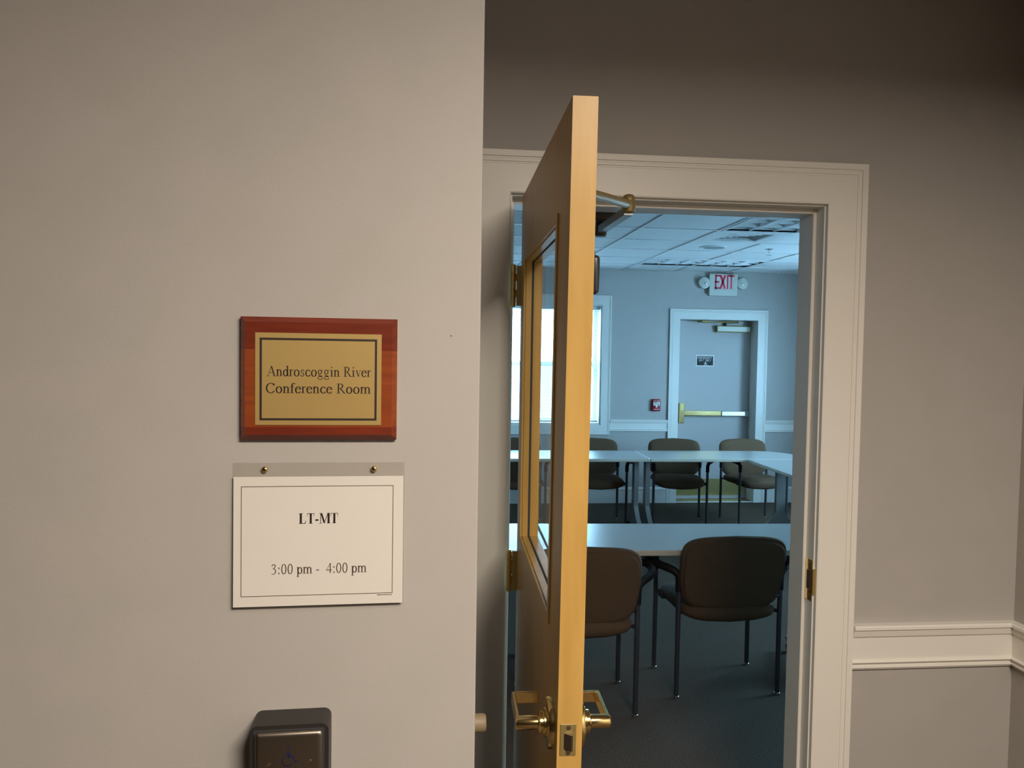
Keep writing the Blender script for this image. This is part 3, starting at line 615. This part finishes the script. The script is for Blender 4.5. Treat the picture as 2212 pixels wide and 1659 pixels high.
# ------------------------------------------------------------------ open wooden door
XA, YA, PHI, TH, DWID, DTOP = 0.2582, 2.2745, -0.0259, 0.0442, 0.914, 2.146
dr = struct(empty('door_1', (XA, YA, 0), math.atan2(-cos(PHI), sin(PHI))), 'open maple door with glass lite and brass lever, seen edge on')
dr['category'] = 'door'
def warp(p): return (p[0], p[1] + .0064 * (p[0] / DWID) * (p[2] - 1.55), p[2])
def dpart(mb, name, m, parent=None, smooth=False): return mb.build(name, m, parent or dr, smooth, warp)
GX0, GX1, GZ0, GZ1 = .120, .752, 1.199, 1.953
def lin(a, b, n): return [a + (b - a) * k / n for k in range(n + 1)]
dpart(MB().cells([0, GX0, GX1, DWID], lin(.012, GZ0, 4) + lin(GZ0, GZ1, 3)[1:] + [DTOP], 0, TH, lambda x, z: GX0 < x < GX1 and GZ0 < z < GZ1), 'door_leaf', 'maple')
for ya, yb in ((-.003, .003), (TH - .003, TH + .003)):
    o_, i_ = (.100, .773, 1.183, 1.970), (GX0 + .0005, GX1 - .0005, GZ0 + .0005, GZ1 - .0005)
    dpart(MB().cells([o_[0], i_[0], i_[1], o_[1]], [o_[2], i_[2], i_[3], o_[3]], ya, yb, lambda x, z: i_[0] < x < i_[1] and i_[2] < z < i_[3]), 'lite_moulding', 'maple')
def ring_(w): return (lambda x, z: GX0 + w < x < GX1 - w and GZ0 + w < z < GZ1 - w), [GX0, GX0 + w, GX1 - w, GX1], [GZ0, GZ0 + w, GZ1 - w, GZ1]
for ya, yb in ((.003, .0182), (.0245, TH - .003)):
    h_, xs_, zs_ = ring_(.003); dpart(MB().cells(xs_, zs_, ya, yb, h_), 'glazing_bead', 'maple')
h_, xs_, zs_ = ring_(.0022); dpart(MB().cells(xs_, zs_, .0182, .0245, h_), 'gasket', 'dark')
dpart(MB().box(GX0 + .0022, GX1 - .0022, .0205, .0240, GZ0 + .0022, GZ1 - .0022), 'glass_pane', 'glass')
LX, LZ = DWID - .070, 1.024
for s_, y0 in ((-1, 0), (1, TH)):
    def yy(d): return y0 + s_ * d
    rs_ = dpart(MB().lathe([(.0465, yy(0) - 0), (.0465, yy(.006)), (.044, yy(.011)), (.036, yy(.013)), (.030, yy(.0135))], (LX, 0, LZ), 'y', 40), 'rosette', 'brass', smooth=True)
    dpart(MB().lathe([(.026, yy(.0125)), (.026, yy(.017)), (.021, yy(.0185)), (.021, yy(.024)), (.016, yy(.027))], (LX, 0, LZ), 'y', 32), 'collar', 'brass', rs_, True)
    R = .0685 if s_ < 0 else .064
    lv = dpart(MB().lathe([(.0125, yy(.024)), (.0125, yy(R - .003)), (.0105, yy(R))], (LX, 0, LZ), 'y', 32), 'lever', 'brass', smooth=True)
    ya, yb = sorted((yy(R - .0085), yy(R - .0005)))
    dpart(MB().bbox(LX - .110, LX - .004, ya, yb, LZ - .0115, LZ + .0115, .0022, 2), 'lever_arm', 'brass', lv)
    ya, yb = sorted((yy(.013), yy(R - .004)))
    dpart(MB().bbox(LX - .111, LX - .103, ya, yb, LZ - .0115, LZ + .0115, .0022, 2), 'lever_return', 'brass', lv)
lt = dpart(MB().bbox(DWID - .003, DWID + .0012, .0045, .0338, .9955, 1.0535, .0012, 1), 'latch_plate', 'dbrass')
dpart(MB().prism([(DWID, .0105), (DWID + .011, .0235), (DWID + .011, .0265), (DWID, .0265)], 'z', 1.009, 1.037), 'latch_bolt', 'steel', lt)
for z in (1.002, 1.047): dpart(MB().lathe([(.0042, .0), (.0042, .0006), (.0022, .0003)], (DWID + .0012, .0195, z), 'x', 12), 'screw', 'bronze', lt)
hg = []
for z0 in (1.838, 1.014, .22):
    kn = dpart(MB().lathe([(.004, -.004), (.0075, -.0015), (.008, 0), (.008, .0228), (.0072, .0232), (.0072, .0236), (.008, .024), (.008, .0455), (.0072, .046), (.0072, .0464), (.008, .0468), (.008, .0685), (.0072, .069), (.0072, .0694), (.008, .0698), (.008, .0915), (.0072, .092), (.0072, .0924), (.008, .0928), (.008, .1143), (.0075, .1158), (.004, .118)], (-.002, -.0225, z0), 'z', 18), 'hinge', 'brass', smooth=True)
    hp = MB().box(-.0035, -.0005, -.0125, .030, z0, z0 + .1143)
    for k in (.024, .070): hp.box(-.0035, -.0006, -.0225, -.0120, z0 + k, z0 + k + .0215)
    dpart(hp, 'hinge_plate', 'satin', kn)
    dpart(MB().box(-.0075, -.0045, -.030, -.0145, z0, z0 + .1143), 'jamb_plate', 'brass', kn)
dpart(MB().bbox(DWID - .105, DWID - .028, TH - .001, TH + .0165, 1.812, 1.881, .008, 4), 'sensor_housing', 'slate', smooth=True)
dpart(MB().lathe([(.006, 0), (.006, .010), (.004, .013)], (DWID - .06, TH + .006, 1.880), 'z', 12), 'sensor_knob', 'slate')

# automatic opener on the room side of the header with its folding arm
op = tag(empty('door_opener', (.42, RY0 + .05, 2.16)), 'dark brass door opener arm folded under the door head', 'door opener')
def opart(mb, name, m, parent=None, smooth=False): return mb.build(name, m, parent or op, smooth, lambda p: (p[0] - .42, p[1] - RY0 - .05, p[2] - 2.16))
opart(MB().bbox(.37, .58, RY0 + .023, RY0 + .12, 2.122, 2.26, .004, 1), 'housing', 'bronzed')
J = (.530, 2.125, 2.108)
fa = opart(MB().loft([[(p[0] + a, p[1] + b, p[2] + c) for a, b, c in ((-.012, 0, .010), (.012, 0, .010), (.012, 0, -.012), (-.012, 0, -.012))] for p in ((.540, RY0 + .07, 2.100), (J[0], J[1], J[2] - .016))]), 'forearm', 'tleg')
opart(MB().lathe([(.017, -.012), (.019, -.006), (.019, .02), (.014, .04)], (.540, RY0 + .07, 2.090), 'z', 16), 'spindle', 'bronzed', fa)
ua = opart(MB().tube([(.325, 1.70, 2.052), (.42, 1.90, 2.080), J], [.011, .011, .0125], 10, 0.8), 'main_arm', 'dbrass', smooth=True)
opart(MB().lathe([(.017, -.020), (.0185, -.014), (.0185, .008), (.017, .010), (.017, .012), (.0165, .020), (.011, .026), (.003, .028)], J, 'z', 20), 'elbow', 'dbrass', ua, True)
opart(MB().bbox(.281, .335, 1.66, 1.76, 2.040, 2.064, .004, 1), 'door_shoe', 'dbrass', ua)

# rubber wall stop on the return end of the left wall
bp_ = tag(MB().lathe([(.0165, 0), (.0165, .020), (.014, .0235), (.004, .024)], (0, 0, 0), 'x', 24).build('door_bumper', 'rubber', smooth=True), 'round tan rubber door stop on the end of the near wall', 'door stop')
bp_.location = (EX, 1.435, 1.025)

# ------------------------------------------------------------------ plaque
PX0, PX1, PZ0, PZ1 = -.309, -.0545, 1.5565, 1.759
pc = ((PX0 + PX1) / 2, (PZ0 + PZ1) / 2); pw, ph = PX1 - PX0, PZ1 - PZ0
pq = tag(empty('room_plaque', (pc[0], ly(pc[0]), pc[1]), rot=(0, 0, LT)), 'cherry wood wall plaque with gold room name plate', 'plaque')
def board():
    bm = bmesh.new(); T = .019; b = .0085
    rings = [(0, 0, 0), (0, 0, .010), (.0016, .0016, .0115), (b, b, T)]
    mb = MB(); mb.loft([[(x * (pw / 2 - i), -d, z * (ph / 2 - i)) for x, z in ((-1, -1), (1, -1), (1, 1), (-1, 1))] for i, _, d in rings]); return mb
zs_ = [-ph / 2 - .01, -ph / 2 + .0215, ph / 2 - .0535, ph / 2 + .01]
for k, m_ in enumerate(('cherry_a', 'cherry_b', 'cherry_a')):
    mb = board(); me = bpy.data.meshes.new('t'); me.from_pydata(mb.v, [], mb.f); bm = bmesh.new(); bm.from_mesh(me); bpy.data.meshes.remove(me)
    for z, sgn in ((zs_[k], -1), (zs_[k + 1], 1)):
        g = bm.verts[:] + bm.edges[:] + bm.faces[:]
        r = bmesh.ops.bisect_plane(bm, geom=g, plane_co=(0, 0, z), plane_no=(0, 0, sgn), clear_outer=True)
        ed = [e for e in bm.edges if e.is_boundary]
        if ed: bmesh.ops.holes_fill(bm, edges=ed)
    MB().bm(bm).build('wood_strip', m_, pq)
BX0, BX1, BZ0, BZ1 = (-.286 - pc[0], -.079 - pc[0], 1.580 - pc[1], 1.734 - pc[1])
pf = .9865                                        # the face stands nearer the camera than the wall
def sc_(v): return v * pf
bpl = MB().bbox(sc_(BX0), sc_(BX1), -.0202, -.019, sc_(BZ0), sc_(BZ1), .0004, 1).build('name_plate', 'plate', pq)
def frame_ring(x0, x1, z0, z1, w, y, name, m, parent, t=.0001):
    return MB().cells([x0, x0 + w, x1 - w, x1], [z0, z0 + w, z1 - w, z1], y - t, y, lambda a, b: x0 + w < a < x1 - w and z0 + w < b < z1 - w).build(name, m, parent)
frame_ring(sc_(-.2785 - pc[0]), sc_(-.0866 - pc[0]), sc_(1.588 - pc[1]), sc_(1.7255 - pc[1]), .0036, -.0202, 'border_line', 'ink', bpl)
text_serif('Androscoggin River', sc_(-.2672 - pc[0]), sc_(-.0962 - pc[0]), sc_(1.6620 - pc[1]), .0247, -.0204).build('lettering', 'ink', bpl)
text_serif('Conference Room', sc_(-.2690 - pc[0]), sc_(-.0962 - pc[0]), sc_(1.6338 - pc[1]), .0247, -.0204).build('lettering', 'ink', bpl)

# ------------------------------------------------------------------ acrylic sign holder with paper
SX0, SX1, SZ0, SZ1 = -.322, -.0405, 1.2745, 1.5165
sc0 = ((SX0 + SX1) / 2, (SZ0 + SZ1) / 2); hw_, hh_ = (SX1 - SX0) / 2, (SZ1 - SZ0) / 2
sh_ = tag(empty('sign_holder', (sc0[0], ly(sc0[0]) - .0022, sc0[1]), rot=(rad(-0.9), 0, LT)), 'clear acrylic sign holder fixed to the near wall below the plaque', 'sign holder')
MB().bbox(-hw_, hw_, -.004, -.0012, -hh_, hh_, .0004, 1).build('back_sheet', 'acryl', sh_)
MB().bbox(-hw_, hw_, -.0082, -.0062, -hh_ - .001, hh_ - .022, .0004, 1).build('front_sheet', 'acryl', sh_)
for x in (-.271 - sc0[0], -.0915 - sc0[0]):
    MB().lathe([(.0052, -.0042), (.0050, -.0052), (.0038, -.0066), (.001, -.0072)], (x, 0, 1.5055 - sc0[1]), 'y', 16).build('screw', 'brass', sh_, smooth=True)
pp = tag(empty('paper_notice', (sc0[0], ly(sc0[0]) - .0066, sc0[1]), rot=(rad(-0.9), 0, LT)), 'white printed paper reading LT-MT with a meeting time', 'notice')
MB().box(-hw_ + .0012, hw_ - .0012, -.0004, 0, -hh_ + .001, 1.4935 - sc0[1]).build('sheet', 'paper', pp)
px = lambda v: v - sc0[0]
pz = lambda v: v - sc0[1]
frame_ring(px(-.3085), px(-.0585), pz(1.2925), pz(1.4775), .0011, -.0005, 'border_line', 'greyink', pp)
text_serif('LT-MT', px(-.2155), px(-.1500), pz(1.4140), .0263, -.0007, BL).build('lettering', 'ink', pp)
text_serif('3:00 pm -  4:00 pm', px(-.2600), px(-.1020), pz(1.3295), .0255, -.0007).build('lettering', 'greyink', pp)
sq = MB(); random.seed(3); x = px(-.0845)
while x < px(-.0600):
    w = random.uniform(.0007, .0016); sq.box(x, x + w, -.0007, -.0006, pz(1.2893), pz(1.2893) + random.uniform(.0008, .0017)); x += w + random.uniform(.0002, .0005)
sq_ = sq.build('fine_print', 'greyink', pp)

# ------------------------------------------------------------------ push plate for the automatic door
AX0, AX1, AZ0, AZ1, AD = -.286, -.1600, .9690, 1.0950, .058
ab = tag(empty('door_push_button', ((AX0 + AX1) / 2, ly((AX0 + AX1) / 2), (AZ0 + AZ1) / 2), LT), 'black boxed steel push plate with wheelchair symbol on the near wall', 'push button')
ah = (AX1 - AX0) / 2
MB().bbox(-ah, ah, -AD, 0, -ah, ah, .0125, 5, lambda e: abs(e.verts[0].co.y - e.verts[1].co.y) > .01).build('housing', 'black', ab, smooth=True)
frame_ring(-ah + .007, ah - .007, -ah + .007, ah - .007, .003, -AD, 'front_groove', 'dark', ab, .0004)
mb = MB(); q = .054
def rr_(h, r): return rrect(-h, h, -h, h, (r,) * 4, 4)
mb.loft([[(a, y, b) for a, b in rr_(h, r)] for h, r, y in ((q, .006, -AD - .0002), (q, .006, -AD - .004), (q - .0015, .005, -AD - .0068), (q - .005, .004, -AD - .0082), (q - .008, .003, -AD - .0086))])
pl_ = mb.build('push_plate', 'steel', ab, smooth=True)
icon = MB(); yI = -AD - .0089
IS = .00102
def I(u, w): return (u * IS, yI, w * IS)
strokes(icon, [(arc(-1.5, -9.5, 8.2, 8.2, 112, 338, 22), 1.3, 1.3), ([(-.8, 5), (-.2, -2.2)], 4.2, 3), ([(0, -2.6), (6.4, -2.6)], 2.0, 2.6), ([(6.4, -2.8), (10.6, -10.6)], 2.0, 2.2), ([(10.6, -10.6), (13.2, -9.6)], 1.6, 1.8), ([(.2, 1.4), (5.2, 1.2)], 1.4, 1.4), ([(0, 11.2), (.01, 11.2)], 4.6, 4.6)], I, 1, 1, 0, 16.0)
icon.build('wheelchair_symbol', 'blue', pl_)
for x, z in ((-.031, .002), (.034, .004), (-.031, -.044), (.034, -.044)):
    MB().lathe([(.0032, 0), (.0032, -.0006), (.0018, -.0004)], (x, -AD - .0086, z), 'y', 12).build('screw', 'bronze', pl_)

MB().lathe([(.0022, 0), (.0020, -.0006), (.0008, -.0008)], (.037, ly(.037), 1.734), 'y', 10).build('nail_mark', 'tleg', bpy.data.objects['wall_left'])
# corridor lamp fixture that carries the light (out of view above the viewer)
cf = tag(empty('corridor_light', (LAMP[0], LAMP[1], CORR_Z)), 'recessed corridor ceiling light above the viewer', 'ceiling light')
MB().cells([-.6, -.56, .56, .6], [-.3, -.26, .26, .3], -.012, 0, lambda a, b: abs(a) < .56 and abs(b) < .26).build('frame', 'grid', cf, fix=lambda p: (p[0], p[2], p[1]))
